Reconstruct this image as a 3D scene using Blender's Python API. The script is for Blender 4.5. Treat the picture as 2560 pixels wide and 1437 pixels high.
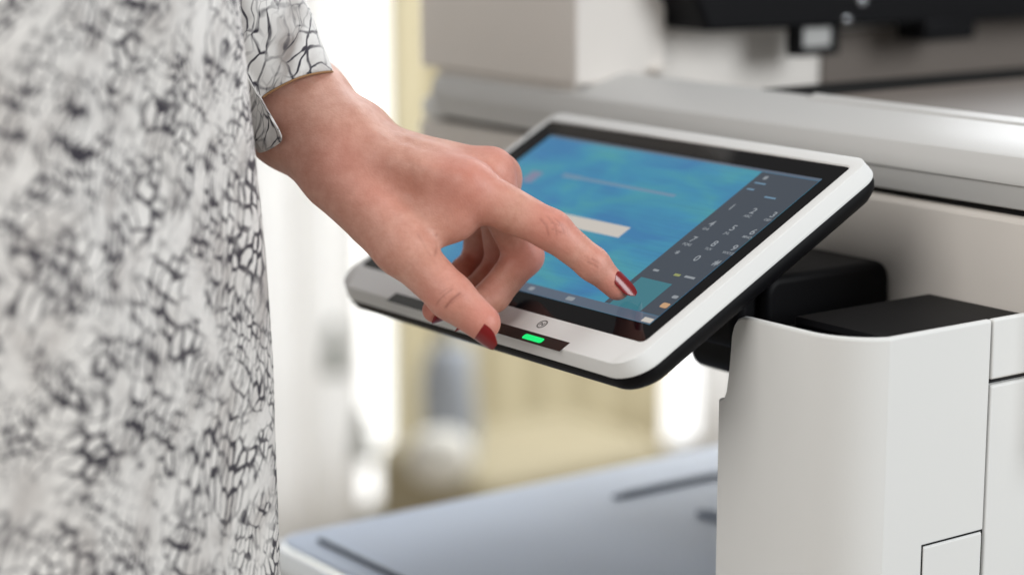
import bpy, bmesh, math, random
import numpy as np
from mathutils import Vector, Matrix

random.seed(4)
RNG = np.random.default_rng(7)
for o in list(bpy.data.objects):
    bpy.data.objects.remove(o)
scene = bpy.context.scene
COL = scene.collection

# ------------------------------------------------------------------ camera
cam_data = bpy.data.cameras.new('camera')
cam = bpy.data.objects.new('camera', cam_data)
COL.objects.link(cam)
right = Vector((0.59284, 0.80532, 0.0))
fwd = Vector((-0.79026, 0.58176, -0.19247)).normalized()
up = right.cross(fwd).normalized()
back = -fwd
M = Matrix(((right.x, up.x, back.x), (right.y, up.y, back.y), (right.z, up.z, back.z))).to_4x4()
M.translation = Vector((0, 0, 1.36))
cam.matrix_world = M
cam_data.sensor_width = 36.0
cam_data.lens = 76.1
cam_data.clip_start = 0.02
cam_data.clip_end = 60
cam_data.dof.use_dof = True
cam_data.dof.focus_distance = 1.04
cam_data.dof.aperture_fstop = 3.3
scene.camera = cam

# ------------------------------------------------------------------ light
world = bpy.data.worlds.new('World')
scene.world = world
world.use_nodes = True
bg = world.node_tree.nodes['Background']
bg.inputs[0].default_value = (1.0, 0.975, 0.95, 1)
bg.inputs[1].default_value = 0.225

def area(name, loc, target, size, size_y, power, col):
    d = bpy.data.lights.new(name, 'AREA')
    d.shape = 'RECTANGLE'
    d.size, d.size_y, d.energy, d.color = size, size_y, power, col
    o = bpy.data.objects.new(name, d)
    COL.objects.link(o)
    o.location = loc
    o.rotation_euler = (Vector(target) - Vector(loc)).to_track_quat('-Z', 'Y').to_euler()
    return o

area('window_light_side', (1.7, 1.9, 2.15), (-0.8, 0.75, 1.1), 1.5, 1.4, 66, (0.93, 0.97, 1.0))
area('window_light_far', (-3.0, 3.4, 2.3), (-0.9, 0.7, 1.15), 2.2, 1.6, 205, (0.94, 0.97, 1.0))
area('front_fill_light', (-0.5, -0.9, 2.3), (-0.9, 0.8, 1.1), 1.2, 1.2, 25, (1.0, 0.965, 0.92))  # added warm fill for the front faces, no fixture in view
area('forearm_fill_light', (-1.1, 0.9, 2.6), (-1.0, 0.6, 1.1), 0.9, 0.9, 5.5, (0.97, 0.98, 1.0))  # added to brighten the top of the forearm, source unseen

scene.view_settings.view_transform = 'Standard'
scene.view_settings.look = 'None'
scene.view_settings.exposure = 0.0
scene.view_settings.gamma = 1.0
scene.cycles.use_denoising = True
scene.cycles.max_bounces = 8

# ------------------------------------------------------------------ materials
def srgb(r, g, b):
    f = lambda c: c / 12.92 if c <= 0.04045 else ((c + 0.055) / 1.055) ** 2.4
    return (f(r / 255), f(g / 255), f(b / 255), 1)

def mat(name, col, rough=0.5, metal=0.0, coat=0.0, emit=None, emit_s=0.0, grain=0.0, grain_scale=900, spec=0.5, vary=0.0, vary_scale=6):
    m = bpy.data.materials.new(name)
    m.use_nodes = True
    nt = m.node_tree
    b = nt.nodes['Principled BSDF']
    b.inputs['Base Color'].default_value = col if len(col) == 4 else (*col, 1)
    b.inputs['Roughness'].default_value = rough
    b.inputs['Metallic'].default_value = metal
    b.inputs['Coat Weight'].default_value = coat
    b.inputs['Coat Roughness'].default_value = 0.05
    b.inputs['Specular IOR Level'].default_value = spec
    if emit:
        b.inputs['Emission Color'].default_value = emit if len(emit) == 4 else (*emit, 1)
        b.inputs['Emission Strength'].default_value = emit_s
    tc = nt.nodes.new('ShaderNodeTexCoord')
    if grain:
        n = nt.nodes.new('ShaderNodeTexNoise')
        n.inputs['Scale'].default_value = grain_scale
        n.inputs['Detail'].default_value = 2
        bp = nt.nodes.new('ShaderNodeBump')
        bp.inputs['Strength'].default_value = grain
        bp.inputs['Distance'].default_value = 0.0004
        nt.links.new(tc.outputs['Object'], n.inputs['Vector'])
        nt.links.new(n.outputs['Fac'], bp.inputs['Height'])
        nt.links.new(bp.outputs['Normal'], b.inputs['Normal'])
    if vary:
        n = nt.nodes.new('ShaderNodeTexNoise')
        n.inputs['Scale'].default_value = vary_scale
        n.inputs['Detail'].default_value = 5
        mx = nt.nodes.new('ShaderNodeMix')
        mx.data_type = 'RGBA'
        c = col if len(col) == 4 else (*col, 1)
        mx.inputs[6].default_value = tuple(x * (1 - vary) for x in c[:3]) + (1,)
        mx.inputs[7].default_value = tuple(min(1, x * (1 + vary)) for x in c[:3]) + (1,)
        nt.links.new(tc.outputs['Object'], n.inputs['Vector'])
        nt.links.new(n.outputs['Fac'], mx.inputs[0])
        nt.links.new(mx.outputs[2], b.inputs['Base Color'])
    return m

WHITE = mat('white_plastic', (0.73, 0.735, 0.725), 0.62, spec=0.3, grain=0.12, grain_scale=1400, vary=0.015, vary_scale=9)
LID = mat('lid_plastic', (0.60, 0.60, 0.59), 0.42, spec=0.4, grain=0.06, grain_scale=1400, vary=0.02)
BODY = mat('warm_white_plastic', (0.75, 0.71, 0.665), 0.6, spec=0.3, grain=0.12, grain_scale=1400, vary=0.02)
GREY = mat('pale_grey_plastic', (0.42, 0.42, 0.41), 0.40, grain=0.1, vary=0.02)
BLACK = mat('black_plastic', (0.0035, 0.0035, 0.0045), 0.5, grain=0.2, grain_scale=1800, spec=0.12)
TAUPE = mat('taupe_plastic', (0.155, 0.132, 0.115), 0.6, vary=0.03, spec=0.25)
GLOSS = mat('glossy_black_plastic', (0.007, 0.007, 0.009), 0.18, coat=0.1, spec=0.4)
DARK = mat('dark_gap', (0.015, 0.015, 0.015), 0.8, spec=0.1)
GLASS = mat('black_glass', (0.003, 0.003, 0.004), 0.06, spec=0.2)
SLATE = mat('blue_grey_plastic', (0.48, 0.55, 0.67), 0.6, spec=0.35, vary=0.04, vary_scale=14)
CHROME = mat('polished_lip', (0.86, 0.90, 0.95), 0.20, metal=0.9)
NAILM = mat('dark_red_nail_polish', (0.21, 0.005, 0.006), 0.28, coat=0.25)
GREENM = mat('green_led', (0.0, 0.3, 0.08), 0.4, emit=(0.0, 0.72, 0.16), emit_s=1.0)
INK = mat('grey_ink', (0.06, 0.06, 0.06), 0.6)

def ui(name, rgb, s=1.0):
    c = srgb(*rgb)
    return mat(name, (0.004, 0.004, 0.005), 0.10, emit=c, emit_s=s, spec=0.5)

UI_PANEL = ui('screen_side_panel', (62, 70, 80))
UI_TEAL = ui('screen_teal_key', (58, 116, 128))
UI_WHITE = ui('screen_white', (196, 190, 182))
UI_TEXT = ui('screen_text', (138, 144, 150))
UI_FAINT = ui('screen_faint_text', (104, 136, 160))
UI_PINK = ui('screen_pink', (122, 126, 152))
UI_ORANGE = ui('screen_orange', (192, 152, 114))
UI_YELLOW = ui('screen_yellow', (140, 146, 92))
UI_BAR = ui('screen_bottom_bar', (84, 96, 112))

def screen_mat():
    m = ui('blue_screen', (56, 130, 178))
    nt = m.node_tree
    b = nt.nodes['Principled BSDF']
    tc = nt.nodes.new('ShaderNodeTexCoord')
    mp = nt.nodes.new('ShaderNodeMapping')
    mp.inputs['Scale'].default_value = (14, 34, 1)
    mp.inputs['Rotation'].default_value = (0, 0, 0.12)
    n = nt.nodes.new('ShaderNodeTexNoise')
    n.inputs['Scale'].default_value = 1.3
    n.inputs['Detail'].default_value = 4
    n.inputs['Distortion'].default_value = 0.6
    r = nt.nodes.new('ShaderNodeValToRGB')
    cr = r.color_ramp
    cr.elements[0].position, cr.elements[0].color = 0.32, srgb(54, 118, 164)
    cr.elements[1].position, cr.elements[1].color = 0.70, srgb(70, 148, 156)
    e = cr.elements.new(0.5)
    e.color = srgb(58, 134, 166)
    # fine horizontal display lines
    w = nt.nodes.new('ShaderNodeTexNoise')
    mp2 = nt.nodes.new('ShaderNodeMapping')
    mp2.inputs['Scale'].default_value = (20, 700, 1)
    w.inputs['Scale'].default_value = 1.0
    w.inputs['Detail'].default_value = 2
    mul = nt.nodes.new('ShaderNodeMath')
    mul.operation = 'MULTIPLY_ADD'
    mul.inputs[1].default_value = 0.30
    mul.inputs[2].default_value = 0.85
    L = nt.links.new
    L(tc.outputs['Object'], mp.inputs['Vector'])
    L(tc.outputs['Object'], mp2.inputs['Vector'])
    L(mp.outputs['Vector'], n.inputs['Vector'])
    L(mp2.outputs['Vector'], w.inputs['Vector'])
    L(n.outputs['Fac'], r.inputs['Fac'])
    L(w.outputs['Fac'], mul.inputs[0])
    L(r.outputs['Color'], b.inputs['Emission Color'])
    L(mul.outputs[0], b.inputs['Emission Strength'])
    return m

SCREEN = screen_mat()

def skin_mat():
    m = bpy.data.materials.new('skin')
    m.use_nodes = True
    nt = m.node_tree
    L = nt.links.new
    b = nt.nodes['Principled BSDF']
    tc = nt.nodes.new('ShaderNodeTexCoord')
    n1 = nt.nodes.new('ShaderNodeTexNoise')
    n1.inputs['Scale'].default_value = 95
    n1.inputs['Detail'].default_value = 9
    n1.inputs['Roughness'].default_value = 0.72
    L(tc.outputs['Object'], n1.inputs['Vector'])
    r = nt.nodes.new('ShaderNodeValToRGB')
    r.color_ramp.elements[0].position = 0.22
    r.color_ramp.elements[0].color = (0.49, 0.212, 0.145, 1)
    r.color_ramp.elements[1].position = 0.80
    r.color_ramp.elements[1].color = (0.74, 0.43, 0.335, 1)
    L(n1.outputs['Fac'], r.inputs['Fac'])
    red = nt.nodes.new('ShaderNodeAttribute')
    red.attribute_name = 'redness'
    mx = nt.nodes.new('ShaderNodeMix')
    mx.data_type = 'RGBA'
    mx.inputs[7].default_value = (0.62, 0.195, 0.15, 1)
    L(red.outputs['Fac'], mx.inputs[0])
    L(r.outputs['Color'], mx.inputs[6])
    cre = nt.nodes.new('ShaderNodeAttribute')
    cre.attribute_name = 'crease'
    mx2 = nt.nodes.new('ShaderNodeMix')
    mx2.data_type = 'RGBA'
    mx2.inputs[7].default_value = (0.27, 0.085, 0.06, 1)
    L(cre.outputs['Fac'], mx2.inputs[0])
    L(mx.outputs[2], mx2.inputs[6])
    L(mx2.outputs[2], b.inputs['Base Color'])
    b.inputs['Roughness'].default_value = 0.50
    b.inputs['Subsurface Weight'].default_value = 0.10
    b.inputs['Subsurface Radius'].default_value = (1.0, 0.32, 0.18)
    b.inputs['Subsurface Scale'].default_value = 0.004
    v = nt.nodes.new('ShaderNodeTexVoronoi')
    v.inputs['Scale'].default_value = 900
    n2 = nt.nodes.new('ShaderNodeTexNoise')
    n2.inputs['Scale'].default_value = 420
    n2.inputs['Detail'].default_value = 4
    ad = nt.nodes.new('ShaderNodeMath')
    ad.operation = 'ADD'
    L(tc.outputs['Object'], v.inputs['Vector'])
    L(tc.outputs['Object'], n2.inputs['Vector'])
    L(v.outputs['Distance'], ad.inputs[0])
    L(n2.outputs['Fac'], ad.inputs[1])
    bp = nt.nodes.new('ShaderNodeBump')
    bp.inputs['Strength'].default_value = 0.20
    bp.inputs['Distance'].default_value = 0.0004
    L(ad.outputs[0], bp.inputs['Height'])
    L(bp.outputs['Normal'], b.inputs['Normal'])
    return m

SKIN = skin_mat()

def snake_mat(name, scale, stretch, rot, line_w, dark, rnd):
    """Snake-skin print on thin woven cloth (UVs are in metres)."""
    m = bpy.data.materials.new(name)
    m.use_nodes = True
    nt = m.node_tree
    L = nt.links.new
    N = nt.nodes.new
    b = nt.nodes['Principled BSDF']
    uv = N('ShaderNodeUVMap')
    def noise(scale_, detail=3, vec=None, col=False):
        n = N('ShaderNodeTexNoise')
        n.inputs['Scale'].default_value = scale_
        n.inputs['Detail'].default_value = detail
        L(vec or uv.outputs[0], n.inputs['Vector'])
        return n.outputs['Color'] if col else n.outputs['Fac']
    def math_(op, a, b_=None, c=None, clamp=False):
        n = N('ShaderNodeMath')
        n.operation = op
        n.use_clamp = clamp
        for i, x in enumerate((a, b_, c)):
            if x is None:
                continue
            if isinstance(x, (int, float)):
                n.inputs[i].default_value = x
            else:
                L(x, n.inputs[i])
        return n.outputs[0]
    def ramp(x, lo, hi, a=0.0, b_=1.0):
        n = N('ShaderNodeMapRange')
        n.interpolation_type = 'SMOOTHSTEP'
        for i, q in enumerate((None, lo, hi, a, b_)):
            if q is None:
                L(x, n.inputs[0])
            elif isinstance(q, (int, float)):
                n.inputs[i].default_value = q
            else:
                L(q, n.inputs[i])
        return n.outputs[0]
    # warp
    wv = N('ShaderNodeVectorMath')
    wv.operation = 'SUBTRACT'
    L(noise(22, 3, col=True), wv.inputs[0])
    wv.inputs[1].default_value = (0.5, 0.5, 0.5)
    ws = N('ShaderNodeVectorMath')
    ws.operation = 'SCALE'
    L(wv.outputs[0], ws.inputs[0])
    ws.inputs['Scale'].default_value = 0.030
    wa = N('ShaderNodeVectorMath')
    wa.operation = 'ADD'
    L(uv.outputs[0], wa.inputs[0])
    L(ws.outputs[0], wa.inputs[1])
    mp = N('ShaderNodeMapping')
    mp.vector_type = 'TEXTURE'
    mp.inputs['Rotation'].default_value = (0, 0, rot)
    mp.inputs['Scale'].default_value = (1, stretch, 1)
    L(wa.outputs[0], mp.inputs['Vector'])
    def cells(sc):
        v = N('ShaderNodeTexVoronoi')
        v.voronoi_dimensions = '2D'
        v.feature = 'DISTANCE_TO_EDGE'
        v.inputs['Scale'].default_value = sc
        v.inputs['Randomness'].default_value = rnd
        L(mp.outputs[0], v.inputs['Vector'])
        return v.outputs['Distance']
    def big_vec(sc):
        q = N('ShaderNodeVectorMath')
        q.operation = 'SCALE'
        L(mp.outputs[0], q.inputs[0])
        q.inputs['Scale'].default_value = sc
        return q.outputs[0]
    big = cells(scale)
    small = cells(scale * 1.4)
    thick = ramp(noise(60, 3), 0.34, 0.66, line_w * 0.30, line_w * 1.9)
    l1 = ramp(math_('SUBTRACT', big, thick), -0.03, 0.07, 1.0, 0.0)
    thick2 = ramp(noise(80, 3), 0.36, 0.66, line_w * 0.15, line_w * 2.0)
    l2 = ramp(math_('SUBTRACT', small, thick2), -0.04, 0.08, 1.0, 0.0)
    reg = ramp(noise(20, 2), 0.40, 0.60)
    mixl = N('ShaderNodeMix')
    L(reg, mixl.inputs[0])
    L(l1, mixl.inputs[2])
    L(l2, mixl.inputs[3])
    lines = math_('MULTIPLY', mixl.outputs[0], ramp(noise(1.1, 4, big_vec(55)), 0.36, 0.54, 0.08, 1.0), clamp=True)
    patch = math_('MULTIPLY', ramp(noise(1.0, 5, big_vec(48)), 0.42, 0.76), dark)
    base = N('ShaderNodeMix')
    base.data_type = 'RGBA'
    base.inputs[6].default_value = (0.78, 0.76, 0.735, 1)
    base.inputs[7].default_value = (0.26, 0.22, 0.20, 1)
    L(patch, base.inputs[0])
    fin = N('ShaderNodeMix')
    fin.data_type = 'RGBA'
    fin.inputs[7].default_value = (0.022, 0.018, 0.03, 1)
    L(lines, fin.inputs[0])
    L(base.outputs[2], fin.inputs[6])
    L(fin.outputs[2], b.inputs['Base Color'])
    b.inputs['Roughness'].default_value = 0.75
    b.inputs['Sheen Weight'].default_value = 0.15
    wn = N('ShaderNodeTexNoise')
    wn.inputs['Scale'].default_value = 2200
    L(uv.outputs[0], wn.inputs['Vector'])
    bp = N('ShaderNodeBump')
    bp.inputs['Strength'].default_value = 0.15
    bp.inputs['Distance'].default_value = 0.0004
    L(wn.outputs['Fac'], bp.inputs['Height'])
    L(bp.outputs['Normal'], b.inputs['Normal'])
    return m

DRESS = snake_mat('snake_print_cloth', 168, 1.7, -0.55, 0.105, 0.5, 0.62)
SLEEVE = snake_mat('snake_print_sleeve', 130, 2.2, 0.9, 0.05, 0.9, 0.95)
HEM = mat('tan_hem', (0.32, 0.17, 0.07), 0.7)

# ------------------------------------------------------------------ mesh helpers
def smooth(me, ang=35):
    me.polygons.foreach_set('use_smooth', [True] * len(me.polygons))
    me.set_sharp_from_angle(angle=math.radians(ang))

def obj(name, verts, faces, m, parent=None, ang=35):
    me = bpy.data.meshes.new(name)
    me.from_pydata([tuple(v) for v in verts], [], [tuple(f) for f in faces])
    bm = bmesh.new()
    bm.from_mesh(me)
    bmesh.ops.recalc_face_normals(bm, faces=bm.faces)
    bm.to_mesh(me)
    bm.free()
    smooth(me, ang)
    me.materials.append(m)
    o = bpy.data.objects.new(name, me)
    COL.objects.link(o)
    if parent:
        o.parent = parent
    return o

def bevel(o, w, seg=3, ang=30):
    b = o.modifiers.new('bevel', 'BEVEL')
    b.width, b.segments, b.limit_method = w, seg, 'ANGLE'
    b.angle_limit = math.radians(ang)
    b.harden_normals = False
    return o

def empty(name, loc):
    o = bpy.data.objects.new(name, None)
    COL.objects.link(o)
    o.location = loc
    return o

def tag(o, label=None, cat=None, group=None, kind=None):
    if label: o['label'] = label
    if cat: o['category'] = cat
    if group: o['group'] = group
    if kind: o['kind'] = kind
    return o

def box(name, lo, hi, m, parent=None, bev=0.0, seg=3):
    (x0, y0, z0), (x1, y1, z1) = lo, hi
    v = [(x0, y0, z0), (x1, y0, z0), (x1, y1, z0), (x0, y1, z0), (x0, y0, z1), (x1, y0, z1), (x1, y1, z1), (x0, y1, z1)]
    f = [(0, 3, 2, 1), (4, 5, 6, 7), (0, 1, 5, 4), (1, 2, 6, 5), (2, 3, 7, 6), (3, 0, 4, 7)]
    o = obj(name, v, f, m, parent)
    if bev:
        bevel(o, bev, seg)
    return o

def loft(rings, caps=True, closed=True):
    n = len(rings[0])
    v = [p for r in rings for p in r]
    f = []
    for k in range(len(rings) - 1):
        for i in range(n if closed else n - 1):
            j = (i + 1) % n
            f.append((k * n + i, k * n + j, (k + 1) * n + j, (k + 1) * n + i))
    if caps:
        f.append(tuple(range(n))[::-1])
        f.append(tuple((len(rings) - 1) * n + i for i in range(n)))
    return v, f

def rrect(x0, y0, x1, y1, r, n=8):
    """rounded rectangle; r is one radius or four (bl, br, tr, tl)"""
    rs = (r,) * 4 if isinstance(r, (int, float)) else r
    pts = []
    for (cx, cy, sx, sy, a0, rr) in ((x0, y0, 1, 1, 180, rs[0]), (x1, y0, -1, 1, 270, rs[1]), (x1, y1, -1, -1, 0, rs[2]), (x0, y1, 1, -1, 90, rs[3])):
        for k in range(n + 1):
            a = math.radians(a0 + 90 * k / n)
            pts.append((cx + sx * rr + rr * math.cos(a), cy + sy * rr + rr * math.sin(a)))
    return pts

def prism_x(profile, x0, x1):
    """extrude a closed (y, z) profile along x"""
    return loft([[(x0, y, z) for y, z in profile], [(x1, y, z) for y, z in profile]])

def prism_z(outline, z0, z1):
    return loft([[(x, y, z0) for x, y in outline], [(x, y, z1) for x, y in outline]])

def tube(path, r, n=10):
    P = [Vector(p) for p in path]
    rings = []
    for i, p in enumerate(P):
        t = (P[min(i + 1, len(P) - 1)] - P[max(i - 1, 0)]).normalized()
        a = t.cross(Vector((0.3, 0.2, 1))).normalized()
        b = t.cross(a)
        rr = r[i] if isinstance(r, (list, tuple)) else r
        rings.append([p + a * rr * math.cos(2 * math.pi * k / n) + b * rr * math.sin(2 * math.pi * k / n) for k in range(n)])
    return loft(rings)

def text_mesh(name, body, size, m, parent, loc):
    cu = bpy.data.curves.new(name, 'FONT')
    cu.body, cu.size, cu.align_x, cu.align_y = body, size, 'CENTER', 'CENTER'
    cu.offset = size * 0.018
    t = bpy.data.objects.new(name + '_curve', cu)
    COL.objects.link(t)
    dg = bpy.context.evaluated_depsgraph_get()
    me = bpy.data.meshes.new_from_object(t.evaluated_get(dg))
    bpy.data.objects.remove(t)
    me.materials.clear()
    me.materials.append(m)
    o = bpy.data.objects.new(name, me)
    COL.objects.link(o)
    o.parent = parent
    o.location = loc
    return o

# ------------------------------------------------------------------ setting
tag(box('floor', (-4.6, -2.0, -0.05), (2.0, 5.5, 0.0), mat('floor_covering', (0.42, 0.37, 0.30), 0.6, vary=0.08)), kind='structure')
tag(box('back_wall', (-3.75, -2.0, 0.002), (-3.60, 5.5, 3.0), mat('wall_paint', (0.72, 0.71, 0.68), 0.8, vary=0.03)), kind='structure')

PANE = mat('bright_window_pane', (0.8, 0.85, 0.9), 0.3, emit=(1.0, 0.995, 0.985), emit_s=1.6)
FRAMEW = mat('window_frame_paint', (0.66, 0.67, 0.68), 0.5)
SHEER = mat('sheer_white_cloth', (0.82, 0.82, 0.81), 0.9, spec=0.1)
_nt = SHEER.node_tree
_tr = _nt.nodes.new('ShaderNodeBsdfTranslucent')
_tr.inputs[0].default_value = (0.83, 0.82, 0.81, 1)
_mx = _nt.nodes.new('ShaderNodeMixShader')
_mx.inputs[0].default_value = 0.62
_nt.links.new(_nt.nodes['Principled BSDF'].outputs[0], _mx.inputs[1])
_nt.links.new(_tr.outputs[0], _mx.inputs[2])
_nt.links.new(_mx.outputs[0], _nt.nodes['Material Output'].inputs[0])
SMUDGE = mat('grey_metal', (0.16, 0.18, 0.17), 0.5)

def window(y0, y1, z0, z1, nx, label):
    w = tag(empty('window', (-3.6, (y0 + y1) / 2, z0)), label, 'window')
    cx, cy, cz = w.location
    t = 0.03
    for a, b in (((0.002, y0 - cy, 0), (0.05, y0 - cy + t, z1 - cz)), ((0.002, y1 - cy - t, 0), (0.05, y1 - cy, z1 - cz)),
                 ((0.002, y0 - cy + t, 0), (0.045, y1 - cy - t, t)), ((0.002, y0 - cy + t, z1 - cz - t), (0.045, y1 - cy - t, z1 - cz))):
        box('frame', a, b, FRAMEW, w, 0.004)
    step = (y1 - y0 - 2 * t) / nx
    for k in range(nx):
        a = y0 - cy + t + k * step
        box('pane', (0.012, a + 0.006, t), (0.018, a + step - 0.006, z1 - cz - t), PANE, w)
        if k:
            box('mullion', (0.004, a - 0.006, t), (0.04, a + 0.006, z1 - cz - t), FRAMEW, w, 0.003)
    return w

window(1.55, 2.36, 0.06, 2.5, 2, 'bright tall window behind the white curtain, left of the tan curtain')
window(2.965, 3.75, 0.06, 2.5, 2, 'bright window right of the tan curtain, seen through the gap beneath the printer')

def curtain(name, y0, y1, x, z0, z1, folds, amp, m, label, seed):
    r = random.Random(seed)
    n = folds * 10
    ph = [r.uniform(-0.5, 0.5) for _ in range(folds + 1)]
    rows = []
    for zi in range(13):
        z = z0 + (z1 - z0) * zi / 12
        row = []
        for i in range(n + 1):
            t = i / n
            a = amp * (1 + 0.3 * math.sin(3 * t + seed)) * math.sin(2 * math.pi * folds * t + ph[int(t * folds)] * 0.6 + 0.3 * math.sin(zi * 0.5))
            row.append((x + a, y0 + (y1 - y0) * t + 0.004 * math.sin(zi + i), z))
        rows.append(row)
    v, f = loft(rows, False, False)
    o = obj(name, v, f, m)
    s = o.modifiers.new('thickness', 'SOLIDIFY')
    s.thickness = 0.004
    return tag(o, label, 'curtain')

TAN = mat('tan_cloth', (0.60, 0.53, 0.35), 0.85, vary=0.10, vary_scale=5)
curtain('curtain', 2.25, 2.965, -3.46, 0.02, 2.6, 6, 0.009, TAN, 'tan curtain hanging full length between the two bright windows', 3)
curtain('curtain', 1.56, 2.17, -3.44, 0.02, 2.6, 5, 0.025, SHEER, 'sheer white curtain hanging in front of the left window', 8)
curtain('curtain', 3.02, 3.70, -3.44, 0.02, 2.6, 5, 0.02, SHEER, 'sheer white curtain on the right, seen in the gap beneath the printer', 5)

LEFT_SHEER = [o for o in COL.objects if o.name.startswith('curtain') and 'left window' in o.get('label', '')][0]
for y, z in ((2.09, 0.465), (2.15, 0.285)):
    rings = [[(-3.40 + r_ * math.cos(q), y + r_ * math.sin(q), z + h_) for q in [2 * math.pi * k / 14 for k in range(14)]]
             for r_, h_ in ((0.006, 0.05), (0.012, 0.045), (0.014, 0.03), (0.010, 0.02), (0.018, 0.0), (0.022, -0.05))]
    smudge_blob = obj('smudge_blob', *loft(rings), mat('grey_smudge', (0.20, 0.21, 0.19), 0.9))  # made-up grey blobs imitating soft shading smudges by the curtain
    smudge_blob.parent = LEFT_SHEER

# dark blue bag and white pouf in front of the tan curtain
def bag():
    t = tag(empty('shoulder_bag', (-3.0, 2.07, 0.3375)), 'dark blue bag standing on the stool behind the white cushion', 'bag')
    rings = []
    for z, w, d in ((0.0, 0.034, 0.05), (0.008, 0.042, 0.055), (0.06, 0.045, 0.058), (0.15, 0.045, 0.05), (0.195, 0.043, 0.035), (0.203, 0.036, 0.025)):
        rings.append([(d * math.cos(a), w * math.sin(a) + 0.006 * math.sin(z * 40), z) for a in [2 * math.pi * k / 20 for k in range(20)]])
    v, f = loft(rings)
    obj('bag_body', v, f, mat('navy_cloth', (0.30, 0.32, 0.35), 0.9, vary=0.2), t)
    path = [(0, -0.02 + 0.04 * k / 12 - 0.0, 0.195 + 0.05 * math.sin(math.pi * k / 12)) for k in range(13)]
    v, f = tube(path, 0.004, 8)
    obj('strap', v, f, mat('navy_strap', (0.12, 0.14, 0.18), 0.8), t)
bag()

def stool():
    t = tag(empty('stool', (-3.0, 2.12, 0.0)), 'low tan upholstered stool with wooden legs in front of the tan curtain', 'stool')
    o = obj('seat', *prism_z(rrect(-0.20, -0.09, 0.14, 0.36, 0.05, 6), 0.12, 0.335), mat('stool_cover', (0.31, 0.265, 0.17), 0.85, vary=0.1), t)
    bevel(o, 0.03, 4)
    for sx in (-0.14, 0.14):
        for sy in (-0.04, 0.28):
            v, f = tube([(sx, sy, 0.0), (sx * 0.95, sy, 0.125)], [0.014, 0.02], 10)
            obj('leg', v, f, mat('stool_wood', (0.25, 0.15, 0.08), 0.5), t)
stool()

def cushion():
    rings = []
    for k in range(15):
        a = -math.pi / 2 + math.pi * k / 14
        r = abs(math.cos(a)) ** 0.6
        rings.append([(0.055 * max(r, 0.02) * math.cos(q), 0.056 * max(r, 0.02) * math.sin(q), 0.045 + 0.045 * math.sin(a)) for q in [2 * math.pi * j / 28 for j in range(28)]])
    v, f = loft(rings)
    o = obj('cushion', v, f, mat('white_cushion_cloth', (0.56, 0.54, 0.49), 0.9, grain=0.3, grain_scale=300))
    o.location = (-2.90, 1.985, 0.337)
    tag(o, 'white rounded cushion lying on the tan stool in front of the dark blue bag', 'cushion')
cushion()

# ------------------------------------------------------------------ printer
printer = tag(empty('multifunction_printer', (-0.95, 0.95, 0.0)), 'large off white multifunction printer with a tilted touchscreen and black paper feeder', 'printer')
PX, PY = -0.95, 0.95
def part(o):
    """parts are modelled in world metres, then parented to the printer's base"""
    o.parent = printer
    o.matrix_parent_inverse = Matrix.Translation((-PX, -PY, 0))
    return o

def sub(o, p):
    """a sub-part modelled in the coordinates of its part"""
    o.parent = p
    return o

YS = 0.825          # front of the scanner
XL, XR = -1.229, -0.64
# lower wall behind the panel, with its groove on top
v, f = prism_x([(YS, 1.085), (YS, 1.1870), (YS + 0.002, 1.1878), (YS + 0.5, 1.1878), (YS + 0.5, 1.085)], XL, XR)
lower = part(bevel(obj('scanner_base', v, f, BODY), 0.002, 2))
v, f = prism_x([(YS + 0.008, 1.1878), (YS + 0.008, 1.1915), (YS + 0.49, 1.1915), (YS + 0.49, 1.1878)], XL + 0.006, XR - 0.006)
part(obj('seam_gap', v, f, DARK))
# scanner lid : under-band, front face, bright sloping ledge, thin rim
prof = [(YS + 0.004, 1.1915), (YS + 0.001, 1.1925), (YS - 0.0005, 1.1960), (YS - 0.0030, 1.2040), (YS - 0.0048, 1.2052), (YS - 0.0050, 1.2070),
        (YS - 0.0036, 1.2120), (YS - 0.0018, 1.2170), (YS - 0.0012, 1.2182), (YS + 0.0004, 1.2192), (YS + 0.016, 1.2240), (YS + 0.032, 1.2288),
        (YS + 0.0325, 1.2277), (YS + 0.034, 1.2277), (YS + 0.0345, 1.2300), (YS + 0.040, 1.2318), (YS + 0.0435, 1.2312), (YS + 0.044, 1.2285),
        (YS + 0.50, 1.2285), (YS + 0.50, 1.1915)]
v, f = prism_x(prof, -0.885, XR)
lid = part(obj('scanner_lid', v, f, LID, ang=22))
prof2 = prof[:12] + [(YS + 0.040, 1.2302), (YS + 0.044, 1.2285), (YS + 0.046, 1.200), (YS + 0.5, 1.200), (YS + 0.5, 1.1915)]
v, f = prism_x(prof2, -1.207, -0.885)
part(obj('output_well', v, f, LID, ang=22))
sub(box('lid_top_plate', (-0.8845, YS + 0.046, 1.2287), (XR - 0.002, YS + 0.498, 1.2302), TAUPE, bev=0.0008), lid)
sub(box('well_shade_strip', (-0.938, YS + 0.048, 1.2002), (-0.8858, YS + 0.496, 1.2294), DARK), lid)  # dark strip painting the shade inside the recess beside the lid
part(box('highlight_block', (-1.229, YS + 0.002, 1.1890), (-1.2075, YS + 0.05, 1.2030), WHITE, bev=0.003))  # white block made up for the highlight where lid meets base
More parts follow.
